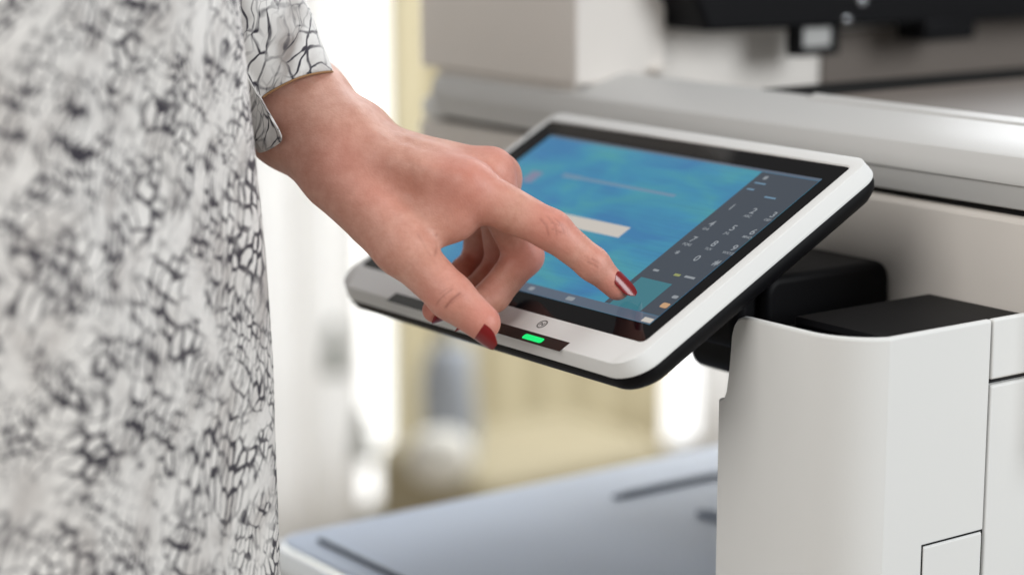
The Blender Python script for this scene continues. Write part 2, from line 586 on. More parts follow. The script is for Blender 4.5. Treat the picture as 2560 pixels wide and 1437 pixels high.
# document feeder block
prof = [(YS + 0.003, 1.2085), (YS + 0.003, 1.40), (YS + 0.075, 1.40), (YS + 0.075, 1.2085)]
v, f = prism_x([(YS + 0.001, 1.2235), (YS + 0.001, 1.40), (YS + 0.075, 1.40), (YS + 0.075, 1.2235)], XL, -1.056)
part(bevel(obj('document_feeder', v, f, BODY), 0.003, 3))
part(box('feeder_foot', (XL + 0.018, YS + 0.004, 1.2065), (-1.062, YS + 0.074, 1.2235), BODY, bev=0.002))
part(box('feeder_wall', (XL, YS + 0.0755, 1.2005), (-1.066, YS + 0.60, 1.40), BODY, bev=0.003))
part(box('wall_shade_plate', (-1.0658, 1.045, 1.2008), (-1.0635, YS + 0.59, 1.2475), TAUPE, bev=0.0008))  # taupe plate painting the shade on the feeder wall under the tray
part(box('feeder_ledge', (-1.0655, YS + 0.060, 1.2295), (-1.045, YS + 0.0755, 1.2325), BODY, bev=0.001))
# black input tray with its clip
tr = part(bevel(obj('input_tray', *loft([
    [(-1.0655, y, z) for y, z in ((0.905, 1.256), (1.42, 1.248), (1.42, 1.40), (0.895, 1.40), (0.888, 1.285), (0.897, 1.272))],
    [(-1.022, y, z) for y, z in ((0.905, 1.256), (1.42, 1.248), (1.42, 1.40), (0.895, 1.40), (0.888, 1.285), (0.897, 1.272))]]), BLACK), 0.003, 3))
def frame_yz(x, y0, y1, z0, z1, t, d):
    """a flat rectangular loop of bar thickness t, depth d along x"""
    out = [(y0, z0), (y1, z0), (y1, z1), (y0, z1)]
    inn = [(y0 + t, z0 + t), (y1 - t, z0 + t), (y1 - t, z1 - t), (y0 + t, z1 - t)]
    rings = [[(x, *p) for p in out], [(x + d, *p) for p in out], [(x + d, *p) for p in inn], [(x, *p) for p in inn]]
    rings.append(rings[0])
    return loft(rings, caps=False)

v, f = frame_yz(-1.036, 0.985, 1.022, 1.236, 1.262, 0.0045, 0.012)
sub(bevel(obj('clip', v, f, BLACK), 0.001, 2), tr)
sub(box('clip_window', (-1.029, 0.9905, 1.2415), (-1.027, 1.0165, 1.254), GREY), tr)
sub(box('guide_foot', (-1.05, 1.10, 1.240), (-1.020, 1.15, 1.256), BLACK, bev=0.003), tr)
sub(box('pivot_screw', (-1.0218, 1.035, 1.268), (-1.019, 1.041, 1.274), CHROME, bev=0.001), tr)
sub(box('pivot_screw', (-1.0218, 1.022, 1.257), (-1.019, 1.027, 1.261), CHROME, bev=0.001), tr)

# rear column and right cabinet
part(box('rear_column', (-1.20, 1.24, 0.06), (-0.64, 1.42, 1.084), BODY, bev=0.006))
CX, CY, CZ = -0.675, 0.690, 1.147
def wall_outline(x0, y0, x1, y1, r, t):
    """L-shaped wall seen from above: front run, rounded corner, right side run"""
    o = []
    for k in range(13):
        a = math.radians(-90 + 90 * k / 12)
        o.append((x1 - r + r * math.cos(a), y0 + r + r * math.sin(a)))
    inn = []
    ri = r - t
    for k in range(13):
        a = math.radians(-90 + 90 * k / 12)
        inn.append((x1 - r + ri * math.cos(a), y0 + r + ri * math.sin(a)))
    return [(x0, y0)] + o + [(x1, y1), (x1 - t, y1)] + inn[::-1] + [(x0, y0 + t)]

# front corner cover : one bent sheet, rounded upper left shoulder, lower strip a little wider
R_, T_ = 0.036, 0.0035
A_END = -24
XC, YC = CX - R_ * math.cos(math.radians(A_END)), CY + R_
shoulder = [(-0.7668, 1.1035), (-0.7650, 1.1038), (-0.7632, 1.1050), (-0.7615, 1.1090), (-0.7602, 1.1170), (-0.7590, 1.1280), (-0.7583, 1.1375),
            (-0.7570, 1.1420), (-0.7545, 1.1453), (-0.7510, 1.1468), (-0.7470, CZ), (-0.7250, CZ)]
path = [((x, CY), (x, CY + T_), z) for x, z in shoulder]
for k in range(17):
    a = math.radians(-90 + (A_END + 90) * k / 16)
    c_, s_ = math.cos(a), math.sin(a)
    path.append(((XC + R_ * c_, YC + R_ * s_), (XC + (R_ - T_) * c_, YC + (R_ - T_) * s_), CZ))
path[-1] = (path[-1][0], (CX - T_, path[-1][1][1]), CZ)
path.append(((CX, 0.7795), (CX - T_, 0.7795), CZ))
def lerp2(a, b, t):
    return (a[0] + (b[0] - a[0]) * t, a[1] + (b[1] - a[1]) * t)
rings = []
for o_, i_, z in path:
    rings.append([(*o_, 0.80), (*o_, z - 0.0013), (*lerp2(o_, i_, 0.10), z - 0.0004), (*lerp2(o_, i_, 0.35), z), (*lerp2(o_, i_, 0.8), z), (*i_, z - 0.0008), (*i_, 0.80)])
v, f = loft(rings)
cover = part(obj('corner_cover', v, f, WHITE, ang=20))
part(box('cabinet_core', (-0.7655, CY + 0.014, 0.06), (-0.700, 1.2395, 1.1015), DARK, bev=0.002))
part(box('cabinet_lower_cover', (-0.7668, CY, 0.06), (CX, 0.7795, 0.7985), WHITE, bev=0.004))
v, f = tube([(-0.7625, CY + 0.0085, 1.080), (-0.7625, CY + 0.0085, 1.1085)], 0.0043, 16)
part(obj('notch_post', v, f, DARK))
# small service flap at the bottom of the corner cover's side
part(box('service_flap', (CX - 0.002, 0.738, 0.90), (CX + 0.0008, 0.7785, 1.0425), WHITE, bev=0.0008))
v, f = frame_yz(CX - 0.004, 0.7372, 0.7793, 0.8985, 1.0438, 0.0009, 0.0042)
part(obj('flap_gap', v, f, DARK))
# doors along the right side, split by gaps
part(box('upper_side_panel', (CX - 0.0036, 0.7812, 1.1175), (CX + 0.0002, 1.20, CZ), WHITE, bev=0.0012))
part(box('side_door', (CX - 0.02, 0.7812, 0.50), (CX + 0.0002, 1.20, 1.1148), WHITE, bev=0.0015))
part(box('lower_side_door', (CX - 0.02, 0.7812, 0.08), (CX + 0.0002, 1.20, 0.497), WHITE, bev=0.0015))
part(box('side_rib', (CX - 0.016, 0.7805, 0.08), (CX - 0.004, 1.20, 1.135), DARK))
# glossy black pad on top with its card reader plate
pad_out = [(-0.7650, CY + 0.006), (-0.7040, CY + 0.006)]
pad_in = []
for k in range(13):
    a = math.radians(-90 + (A_END + 90) * k / 12)
    pad_in.append((XC - 0.0003 + (R_ - T_ - 0.0003) * math.cos(a), YC + (R_ - T_ - 0.0003) * math.sin(a)))
outline = [(-0.7540, CY + 0.0045)] + pad_in + [(CX - 0.0038, YS - 0.001), (-0.7560, YS - 0.001)]
v, f = prism_z(outline, 1.10, 1.1380)
pad = part(bevel(obj('reader_tray', v, f, GLOSS), 0.001, 2))
v, f = prism_z(rrect(-0.7540, CY + 0.036, CX - 0.0042, YS - 0.003, 0.002, 3), 1.1382, 1.1422)
sub(bevel(obj('reader_plate', v, f, BLACK), 0.0012, 2), pad)
# swivel arm behind the panel
v, f = loft([[(x, y, z) for y, z in [(a, b) for a, b in rrect(0.735, 1.099, YS - 0.001, 1.1555, 0.010, 6)]] for x in (-0.842, -0.783)])
arm = part(bevel(obj('swivel_arm', v, f, BLACK), 0.004, 4, 40))
sub(box('hinge_block', (-0.90, 0.722, 1.118), (-0.790, 0.785, 1.150), BLACK, bev=0.006), arm)

# blue grey output shelf at mid height with a polished rounded lip
ox0, oy0, oz = -1.126, 0.641, 0.950
outline = rrect(ox0, oy0, -0.768, 1.23, (0.02, 0.004, 0.004, 0.004), 8)
v, f = prism_z(outline, oz - 0.030, oz)
shelf = part(bevel(obj('output_shelf', v, f, SLATE), 0.010, 5))
v, f = tube([(ox0 + 0.006, oy0 + 0.026, oz - 0.012), (ox0 + 0.008, oy0 + 0.008, oz - 0.012), (ox0 + 0.022, oy0 - 0.003, oz - 0.012), (-0.90, oy0 - 0.004, oz - 0.012), (-0.770, oy0 - 0.004, oz - 0.012)], 0.0118, 20)
sub(obj('polished_lip', v, f, CHROME, ang=60), shelf)
v, f = tube([(-1.100, oy0 + 0.022, oz + 0.0005), (-0.775, oy0 + 0.022, oz + 0.0005)], 0.002, 8)
sub(obj('lip_groove', v, f, mat('slate_groove', (0.08, 0.10, 0.13), 0.5)), shelf)
GROOVE = mat('slate_rail', (0.36, 0.43, 0.55), 0.6)
v, f = tube([(-1.064, 0.868, oz - 0.002), (-1.064, 0.876, oz - 0.0005), (-1.064, 0.93, oz - 0.0005), (-1.062, 0.985, oz - 0.0005), (-1.054, 1.004, oz - 0.0005), (-1.035, 1.012, oz - 0.0005), (-0.98, 1.014, oz - 0.0005)], 0.0042, 12)
sub(obj('grip_groove', v, f, GROOVE), shelf)
v, f = tube([(-1.004, 0.888, oz - 0.001), (-0.996, 0.892, oz - 0.0005), (-0.96, 0.898, oz - 0.0005)], 0.0045, 12)
sub(obj('grip_groove', v, f, GROOVE), shelf)
part(box('lower_body', (-1.105, 0.675, 0.06), (-0.768, 1.2385, oz - 0.0315), BODY, bev=0.008))
part(box('plinth', (-1.08, 0.70, 0.001), (-0.70, 1.40, 0.059), DARK, bev=0.004))

# ------------------------------------------------------------------ touchscreen panel (local x right, y up the screen, z out of the glass)
PMAT = Matrix(((0.99999, 0.00322, -0.00257, -0.99674), (-0.00406, 0.87896, -0.47688, 0.63075), (0.00072, 0.47689, 0.87896, 1.14090), (0, 0, 0, 1)))
GW, GH = 0.245, 0.1485
def ring(ex, z, r):
    e = ex if isinstance(ex, tuple) else (ex,) * 4      # left, bottom, right, top
    return [(x, y, z) for x, y in rrect(-e[0], -e[1], GW + e[2], GH + e[3], r, 8)]

rr = (0.017, 0.013, 0.009, 0.008)
def grow(t):
    """outline of the panel's side: t = 0 at the top edge, 1 where the white meets the black shell"""
    return (0.0035 + 0.0030 * t, 0.0185 + 0.0012 * t, 0.0070 + 0.0030 * t, 0.0080 + 0.0026 * t)
def rg(t):
    return tuple(r + 0.004 * t for r in rr)
rings = [ring(0.0003, -0.001, 0.003), ring(0.0003, 0.0012, 0.003), ring(0.0009, 0.0018, 0.0035),
         ring(grow(-0.12), 0.0018, rg(0)), ring(grow(0.0), 0.0016, rg(0)), ring(grow(0.08), 0.0011, rg(0.1)),
         ring(grow(0.50), -0.0020, rg(0.5)), ring(grow(0.92), -0.0050, rg(0.9)), ring(grow(1.0), -0.0058, rg(1)), ring(grow(0.97), -0.0064, rg(1)), ring(grow(0.7), -0.0068, rg(1))]
v, f = loft(rings, caps=False)
panel = obj('control_panel', v, f, WHITE, ang=40)
panel.parent = printer
panel.matrix_parent_inverse = Matrix.Translation((-PX, -PY, 0))
panel.matrix_basis = PMAT
def shrink(t, d):
    return tuple(e - d for e in grow(t))
v, f = loft([ring(shrink(1, 0.0010), -0.0070, rg(1)), ring(shrink(1, 0.0004), -0.0095, rg(1)), ring(shrink(1, 0.0012), -0.0130, rg(1)), ring(shrink(1, 0.0040), -0.0165, rg(0.6)), ring(shrink(1, 0.008), -0.0175, 0.008)])
sub(obj('back_shell', v, f, BLACK, ang=50), panel)
v, f = loft([ring(0.0001, -0.0012, 0.003), ring(0.0001, 0.0010, 0.003)])
sub(obj('glass', v, f, GLASS), panel)

def flat(name, x0, y0, x1, y1, m, z, r=0.0):
    pts = rrect(x0, y0, x1, y1, r, 4) if r else [(x0, y0), (x1, y0), (x1, y1), (x0, y1)]
    o = obj(name, [(x, y, z) for x, y in pts], [tuple(range(len(pts)))], m)
    return sub(o, panel)

SX0, SX1, SY0, SY1 = 0.0158, 0.2362, 0.0120, 0.1365
flat('screen', SX0, SY0, SX1, SY1, SCREEN, 0.00110)
flat('screen_bar', SX0, SY0, SX1, 0.0185, UI_BAR, 0.00122)
flat('screen_bar', SX0, 0.1345, SX1, SY1, UI_BAR, 0.00122)
flat('keypad_panel', 0.1950, 0.0187, SX1, 0.1343, UI_PANEL, 0.00122)
flat('start_key', 0.1990, 0.0187, 0.2222, 0.0412, UI_TEAL, 0.00134)
flat('dialog_button', 0.0995, 0.0648, 0.1552, 0.0740, UI_WHITE, 0.00134)
flat('text_line', 0.0640, 0.1028, 0.1588, 0.1052, UI_FAINT, 0.00134)
flat('text_line', 0.0640, 0.1022, 0.0800, 0.1056, UI_FAINT, 0.00146)
flat('app_icon', 0.0380, 0.0925, 0.0475, 0.1030, UI_PINK, 0.00134, 0.001)
flat('text_line', 0.1180, 0.0560, 0.1330, 0.0572, UI_FAINT, 0.00134)
for x, w in ((0.060, 0.004), (0.100, 0.005), (0.140, 0.004), (0.172, 0.006)):
    flat('status_icon', x - w / 2, 0.0138, x + w / 2, 0.0166, UI_TEXT, 0.00134, 0.0008)
flat('status_icon', 0.2290, 0.0128, 0.2358, 0.0160, UI_WHITE, 0.00134)
keys = [('1', ''), ('2', 'ABC'), ('3', 'DEF'), ('4', 'GHI'), ('5', 'JKL'), ('6', 'MNO'), ('7', 'PQRS'), ('8', 'TUV'), ('9', 'WXYZ'), ('*', ''), ('0', ''), ('#', '')]
for i, (d, a) in enumerate(keys):
    x = (0.2028, 0.2186, 0.2330)[i % 3]
    y = (0.1023, 0.0873, 0.0736, 0.0610)[i // 3]
    text_mesh('key_digit', d, 0.0064, UI_TEXT, panel, (x, y + 0.0012, 0.00136))
    if a:
        text_mesh('key_letters', a, 0.0026, UI_TEXT, panel, (x, y - 0.0032, 0.00136))
flat('status_icon', 0.2008, 0.0472, 0.2050, 0.0488, UI_TEXT, 0.00136, 0.0006)
flat('status_icon', 0.2165, 0.0472, 0.2208, 0.0490, UI_YELLOW, 0.00136)
flat('text_line', 0.2240, 0.0476, 0.2312, 0.0492, UI_TEXT, 0.00136)
flat('status_icon', 0.2305, 0.0322, 0.2345, 0.0345, UI_TEXT, 0.00136, 0.001)
flat('status_icon', 0.2298, 0.0245, 0.2350, 0.0282, UI_ORANGE, 0.00136, 0.001)
flat('status_icon', 0.2005, 0.1285, 0.2032, 0.1315, UI_TEXT, 0.00136, 0.001)
flat('text_line', 0.1985, 0.1245, 0.2065, 0.1256, UI_FAINT, 0.00136)
flat('text_line', 0.1985, 0.1188, 0.2035, 0.1200, UI_FAINT, 0.00136)
flat('text_line', 0.2150, 0.1150, 0.2230, 0.1162, UI_FAINT, 0.00136)

# black strip with the green light, and the printed ring mark
STRIPM = mat('dark_strip', (0.012, 0.012, 0.012), 0.25)
flat('light_strip', 0.0535, -0.0204, 0.2046, -0.0132, STRIPM, 0.00185)
flat('indicator_light', 0.1722, -0.0190, 0.1878, -0.0154, GREENM, 0.0020, 0.0014)
c_ = [(0.1748, -0.0066)]
rings = []
for rad, z in ((0.0030, 0.00182), (0.0030, 0.00192), (0.0024, 0.00192), (0.0024, 0.00182)):
    rings.append([(0.1748 + rad * math.cos(q), -0.0066 + rad * math.sin(q), z) for q in [2 * math.pi * k / 32 for k in range(32)]])
v, f = loft(rings + [rings[0]], caps=False)
sub(obj('printed_mark', v, f, INK), panel)
pth = [(-0.0013, -0.0012), (-0.0011, 0.0011), (0.0010, -0.0011), (0.0013, 0.0012)]
for k in range(3):
    (xa, ya), (xb, yb) = pth[k], pth[k + 1]
    dx, dy = xb - xa, yb - ya
    l = math.hypot(dx, dy)
    nx, ny = -dy / l * 0.0003, dx / l * 0.0003
    q = [(xa + nx, ya + ny), (xb + nx, yb + ny), (xb - nx, yb - ny), (xa - nx, ya - ny)]
    sub(obj('printed_mark', [(0.1748 + x, -0.0066 + y, 0.00188 + k * 0.00003) for x, y in q], [(0, 1, 2, 3)], INK), panel)

# ------------------------------------------------------------------ person
BASE = (-0.9307, 0.4417, 1.1652)
person = tag(empty('person', (BASE[0], BASE[1], 0.0)), 'person in grey and white snake print dress pressing the touchscreen with one finger', 'person')
pinv = Matrix.Translation((-BASE[0], -BASE[1], 0))
def clothing(o):
    o.parent = person
    o.matrix_parent_inverse = pinv
    return o

# ---- arm and hand : one continuous surface from a signed distance field
H = 0.0007
J = {
    'elbow': (-1.0204, 0.5612, 1.2708), 'fore': (-0.9263, 0.5506, 1.2369), 'wrist': (-0.8999, 0.5545, 1.2237),
    'ulna': (-0.9018, 0.5718, 1.2318),
    'ib': (-0.8858, 0.5557, 1.2214), 'ik': (-0.8359, 0.5881, 1.2079),
    'mb': (-0.8949, 0.5650, 1.2242), 'mk': (-0.8456, 0.6071, 1.2113),
    'rb': (-0.9058, 0.5707, 1.2241), 'rk': (-0.8589, 0.6220, 1.2071),
    'pb': (-0.9142, 0.5748, 1.2189), 'pk': (-0.8751, 0.6272, 1.1961),
    'tb': (-0.8876, 0.5498, 1.2109), 'tk': (-0.8466, 0.5579, 1.1812), 'ti': (-0.8208, 0.5687, 1.1597), 'tt': (-0.8086, 0.5780, 1.1483),
    'ip': (-0.8087, 0.6185, 1.1882), 'id': (-0.7975, 0.6351, 1.1716), 'it': (-0.7915, 0.6454, 1.1598),
    'mp': (-0.8412, 0.6268, 1.1700), 'md': (-0.8442, 0.6098, 1.1518), 'mt': (-0.8441, 0.5905, 1.1446),
    'rp': (-0.8651, 0.6314, 1.1623), 'rd': (-0.8658, 0.6138, 1.1485), 'rt': (-0.8584, 0.5850, 1.1451),
    'pp': (-0.8850, 0.6297, 1.1608), 'pd': (-0.8826, 0.6195, 1.1569), 'pt': (-0.8739, 0.6129, 1.1479),
    'w1': (-0.8514, 0.5623, 1.1832), 'w2': (-0.8412, 0.5836, 1.1953),
    'th': (-0.8833, 0.5653, 1.1983), 'pm': (-0.8817, 0.6021, 1.1991),
    'kb': (-0.8465, 0.6120, 1.2143),
}
J = {k: np.array(a, np.float32) for k, a in J.items()}
P_, F_ = 'palm', 'fing'
mm = 0.001
palm = [('elbow', 'fore', 33, 27.5), ('fore', 'wrist', 27.5, 23.5),
        ('wrist', 'th', 23, 17), ('ib', 'ik', 15, 13.2), ('mb', 'mk', 12.5, 11.8), ('rb', 'rk', 12.5, 11), ('pb', 'pk', 13, 10.5),
        ('tb', 'tk', 18, 13.2), ('th', 'w2', 15, 11), ('w1', 'w2', 9.5, 11.5), ('th', 'pm', 14, 13), ('pm', 'rk', 12, 10), ('wrist', 'ulna', 20, 12)]
fingers = {
    'index': [('ik', 'ip', 12.6, 9.4), ('ip', 'id', 9.3, 7.9), ('id', 'it', 7.7, 6.2)],
    'middle': [('mk', 'mp', 11.3, 9.4), ('mp', 'md', 9.2, 8.2), ('md', 'mt', 8.0, 6.6)],
    'ring': [('rk', 'rp', 10.6, 8.8), ('rp', 'rd', 8.6, 7.6), ('rd', 'rt', 7.5, 6.3)],
    'little': [('pk', 'pp', 9.8, 7.8), ('pp', 'pd', 7.6, 6.8), ('pd', 'pt', 6.6, 5.6)],
    'thumb': [('tk', 'ti', 12.6, 10.6), ('ti', 'tt', 10.6, 8.7)],
}
bumps = [('kb', 5.0), ]
pts = np.array([J[k] for k in J])
lo = pts.min(0) - 0.038
hi = pts.max(0) + 0.030
dims = np.ceil((hi - lo) / H).astype(int) + 1
BIG = 0.05
ax = [lo[i] + H * np.arange(dims[i], dtype=np.float32) for i in range(3)]

def cone(D, a, b, ra, rb, k):
    """smooth-union a tapered capsule into D, touching only its own box"""
    a, b = J[a], J[b]
    ra, rb = ra * mm, rb * mm
    m = k + 0.006
    l = np.minimum(a - ra, b - rb) - m
    h = np.maximum(a + ra, b + rb) + m
    i0 = np.maximum(((l - lo) / H).astype(int), 0)
    i1 = np.minimum(((h - lo) / H).astype(int) + 2, dims)
    X = ax[0][i0[0]:i1[0]][:, None, None]
    Y = ax[1][i0[1]:i1[1]][None, :, None]
    Z = ax[2][i0[2]:i1[2]][None, None, :]
    ba = b - a
    t = np.clip(((X - a[0]) * ba[0] + (Y - a[1]) * ba[1] + (Z - a[2]) * ba[2]) / float(ba @ ba), 0, 1)
    d = np.sqrt((X - a[0] - t * ba[0]) ** 2 + (Y - a[1] - t * ba[1]) ** 2 + (Z - a[2] - t * ba[2]) ** 2) - (ra + (rb - ra) * t)
    s = D[i0[0]:i1[0], i0[1]:i1[1], i0[2]:i1[2]]
    h_ = np.clip(0.5 + 0.5 * (s - d) / k, 0, 1)
    s[...] = s * (1 - h_) + d * h_ - k * h_ * (1 - h_)

def smin(a, b, k):
    h_ = np.clip(0.5 + 0.5 * (a - b) / k, 0, 1)
    return a * (1 - h_) + b * h_ - k * h_ * (1 - h_)

DP = np.full(dims, BIG, np.float32)
for a, b, ra, rb in palm:
    cone(DP, a, b, ra, rb, 0.009)
J['kb2'] = J['kb'] + np.float32(0.0005)
cone(DP, 'kb', 'kb2', 5.5, 5.5, 0.012)
OUT = DP.copy()
for nm_, segs in fingers.items():
    DF = np.full(dims, BIG, np.float32)
    for a, b, ra, rb in segs:
        cone(DF, a, b, ra, rb, 0.0035)
    mask = DF < 0.03
    w_ = np.where(mask.any((1, 2)))[0]; i0, i1 = w_[0], w_[-1] + 1
    w_ = np.where(mask.any((0, 2)))[0]; j0, j1 = w_[0], w_[-1] + 1
    w_ = np.where(mask.any((0, 1)))[0]; k0, k1 = w_[0], w_[-1] + 1
    sl = (slice(i0, i1), slice(j0, j1), slice(k0, k1))
    OUT[sl] = smin(OUT[sl], smin(DP[sl], DF[sl], 0.006), 0.0009)
D = OUT

def surface_nets(D):
    S = D < 0
    n0, n1, n2 = [q - 1 for q in D.shape]
    cs = np.zeros((n0, n1, n2), np.uint8)
    for i in (0, 1):
        for j in (0, 1):
            for k in (0, 1):
                cs += S[i:i + n0, j:j + n1, k:k + n2]
    cell = (cs > 0) & (cs < 8)
    idx = np.full(cell.shape, -1, np.int64)
    C = np.argwhere(cell)
    idx[cell] = np.arange(len(C))
    acc = np.zeros((len(C), 3))
    cnt = np.zeros(len(C))
    corners = [(i, j, k) for i in (0, 1) for j in (0, 1) for k in (0, 1)]
    val = {c: D[C[:, 0] + c[0], C[:, 1] + c[1], C[:, 2] + c[2]] for c in corners}
    for a in corners:
        for axis in range(3):
            if a[axis] == 0:
                b = list(a); b[axis] = 1; b = tuple(b)
                va, vb = val[a], val[b]
                x = (va < 0) != (vb < 0)
                t = va[x] / (va[x] - vb[x])
                p = np.array(a, float) + np.zeros((x.sum(), 3))
                p[:, axis] += t
                acc[x] += p
                cnt[x] += 1
    V = C + acc / cnt[:, None]
    faces = []
    for axis in range(3):
        s0 = [slice(None)] * 3; s1 = [slice(None)] * 3
        s0[axis] = slice(0, -1); s1[axis] = slice(1, None)
        e = S[tuple(s0)] != S[tuple(s1)]
        E = np.argwhere(e)
        u, w = [q for q in range(3) if q != axis]
        E = E[(E[:, u] > 0) & (E[:, w] > 0) & (E[:, u] < D.shape[u] - 1) & (E[:, w] < D.shape[w] - 1)]
        inside = S[E[:, 0], E[:, 1], E[:, 2]]
        q = []
        for du, dw in ((0, 0), (-1, 0), (-1, -1), (0, -1)):
            c = E.copy(); c[:, u] += du; c[:, w] += dw
            q.append(idx[c[:, 0], c[:, 1], c[:, 2]])
        q = np.stack(q, 1)
        flip = inside if axis != 1 else ~inside
        q[~flip] = q[~flip][:, ::-1]
        faces.append(q)
    return V, np.concatenate(faces)

V, FQ = surface_nets(D)
V = lo + V * H
# a few smoothing passes along the quad edges
EDG = np.concatenate([FQ[:, [i, (i + 1) % 4]] for i in range(4)])
def relax(A, it, w):
    for _ in range(it):
        s = np.zeros_like(A); c = np.zeros(len(A))
        np.add.at(c, EDG[:, 0], 1); np.add.at(c, EDG[:, 1], 1)
        for q in range(A.shape[1]):
            s[:, q] = np.bincount(EDG[:, 0], A[EDG[:, 1], q], len(A)) + np.bincount(EDG[:, 1], A[EDG[:, 0], q], len(A))
        A = A * (1 - w) + w * s / c[:, None]
    return A
V = relax(V, 6, 0.6)

def vnormals(V):
    a, b, c, d = (V[FQ[:, i]] for i in range(4))
    n = np.cross(c - a, d - b)
    N = np.zeros_like(V)
    for i in range(4):
        for q in range(3):
            N[:, q] += np.bincount(FQ[:, i], n[:, q], len(V))
    return N / (np.linalg.norm(N, axis=1)[:, None] + 1e-12)
NRM = vnormals(V)

TOCAM = np.array((0.7903, -0.5818, 0.1925))
def seg_dist(p, q):
    p, q = np.array(p), np.array(q)
    ba = q - p
    t = np.clip((V - p) @ ba / (ba @ ba), 0, 1)
    return np.linalg.norm(V - p - t[:, None] * ba, axis=1), t
disp = np.zeros(len(V))
redn = np.zeros(len(V))
crea = np.zeros(len(V))
# pinkish knuckles and finger ends
for k, r, a in (('ik', 16, .60), ('kb', 13, .55), ('ip', 12, .55), ('id', 9, .35), ('it', 9, .55), ('ti', 13, .45), ('tt', 10, .6), ('mp', 11, .6), ('md', 9, .35), ('mt', 10, .5),
                ('rp', 10, .6), ('rt', 8, .6), ('pp', 9, .6), ('pd', 10, .5), ('tk', 13, .22)):
    redn = np.maximum(redn, a * np.exp(-((np.linalg.norm(V - J[k], axis=1) - 6 * mm).clip(0) / (r * mm)) ** 2))
fr = np.array((-0.8719, 0.5402, 1.2212)), np.array((-0.8491, 0.5502, 1.2096))
d_, t_ = seg_dist(*fr)
redn = np.maximum(redn, 0.35 * np.exp(-(d_ / 0.018) ** 2))
# extensor tendons on the back of the hand (gentle ridges)
for a, b, amt in (((-0.8712, 0.5706, 1.2325), (-0.8380, 0.5967, 1.2214), 1.2), ((-0.8596, 0.5572, 1.2222), (-0.8256, 0.5775, 1.2167), 1.1)):
    d_, t_ = seg_dist(a, b)
    disp += amt * mm * np.exp(-(d_ / 0.0055) ** 2) * np.sin(np.pi * np.clip(t_, 0.02, 1)) 
# hollow between the tendon ridges and beside the wrist bone
for a, b, amt, r in (((-0.8708, 0.5635, 1.2350), (-0.8388, 0.5821, 1.2224), -1.1, 0.005), ((-0.8620, 0.5451, 1.2162), (-0.8329, 0.5619, 1.2049), -0.6, 0.009), ((-0.8354, 0.5995, 1.2195), (-0.8271, 0.6101, 1.2070), -0.5, 0.005)):
    d_, t_ = seg_dist(a, b)
    disp += amt * mm * np.exp(-(d_ / r) ** 2) * np.sin(np.pi * np.clip(t_, 0.02, 1))
# knuckle padding on the index and thumb
for c, r, amt in (((-0.7994, 0.6162, 1.1949), 0.008, 0.7), ((-0.7903, 0.6325, 1.1758), 0.006, 0.3), ((-0.8103, 0.5665, 1.1621), 0.010, 0.5), ((-0.8276, 0.5812, 1.2152), 0.010, 0.9)):
    disp += amt * mm * np.exp(-(np.linalg.norm(V - np.array(c), axis=1) / r) ** 2)
V = V + NRM * disp[:, None]
# creases : short lines on the skin
CREASES = [
    ([(-0.8045, 0.6091, 1.1949), (-0.8020, 0.6106, 1.1916), (-0.8010, 0.6112, 1.1871)], .7, .5), ([(-0.8033, 0.6120, 1.1963), (-0.8000, 0.6138, 1.1928), (-0.7988, 0.6143, 1.1875)], .7, .45), ([(-0.8011, 0.6146, 1.1958), (-0.7984, 0.6169, 1.1923), (-0.7976, 0.6181, 1.1884)], .7, .6), ([(-0.7989, 0.6172, 1.1935), (-0.7978, 0.6197, 1.1905), (-0.7969, 0.6205, 1.1868)], .6, .35),
    ([(-0.8012, 0.6123, 1.1935), (-0.7982, 0.6167, 1.1916)], .5, .5), ([(-0.8002, 0.6125, 1.1905), (-0.7975, 0.6176, 1.1881)], .5, .5),
    ([(-0.7920, 0.6278, 1.1742), (-0.7901, 0.6302, 1.1729), (-0.7893, 0.6315, 1.1717)], .7, .6), ([(-0.7911, 0.6295, 1.1755), (-0.7892, 0.6319, 1.1738)], .7, .6), ([(-0.7931, 0.6267, 1.1770), (-0.7917, 0.6285, 1.1751)], .4, .4),
    ([(-0.8132, 0.5598, 1.1567), (-0.8110, 0.5620, 1.1606), (-0.8095, 0.5659, 1.1636)], .9, .85), ([(-0.8181, 0.5571, 1.1566), (-0.8146, 0.5586, 1.1614), (-0.8119, 0.5631, 1.1656)], .6, .55), ([(-0.8114, 0.5613, 1.1583), (-0.8094, 0.5649, 1.1616), (-0.8085, 0.5675, 1.1626)], .5, .4), ([(-0.8156, 0.5584, 1.1631), (-0.8136, 0.5611, 1.1656), (-0.8124, 0.5634, 1.1666)], .5, .4),
    ([(-0.8333, 0.5589, 1.1889), (-0.8301, 0.5603, 1.1845), (-0.8263, 0.5608, 1.1800)], .9, .7), ([(-0.8336, 0.5695, 1.1873), (-0.8314, 0.5689, 1.1830), (-0.8258, 0.5632, 1.1798)], 1.0, .9),
    ([(-0.8352, 0.5773, 1.2213), (-0.8344, 0.5809, 1.2224)], .5, .35), ([(-0.8836, 0.5365, 1.2337), (-0.8798, 0.5423, 1.2360)], .4, .2),
]
for poly, w_mm, st in CREASES:
    dmin = np.full(len(V), 1.0)
    for a, b in zip(poly[:-1], poly[1:]):
        d_, t_ = seg_dist(a, b)
        dmin = np.minimum(dmin, d_)
    g = np.exp(-(dmin / (w_mm * 0.75 * mm)) ** 2)
    crea = np.maximum(crea, st * g)
    V = V - NRM * (0.28 * mm * st * g)[:, None]
V = relax(V, 1, 0.25)
me = bpy.data.meshes.new('body')
me.vertices.add(len(V))
me.vertices.foreach_set('co', V.astype(np.float32).ravel())
me.loops.add(FQ.size)
me.loops.foreach_set('vertex_index', FQ.astype(np.int32).ravel())
me.polygons.add(len(FQ))
me.polygons.foreach_set('loop_start', np.arange(0, FQ.size, 4, dtype=np.int32))
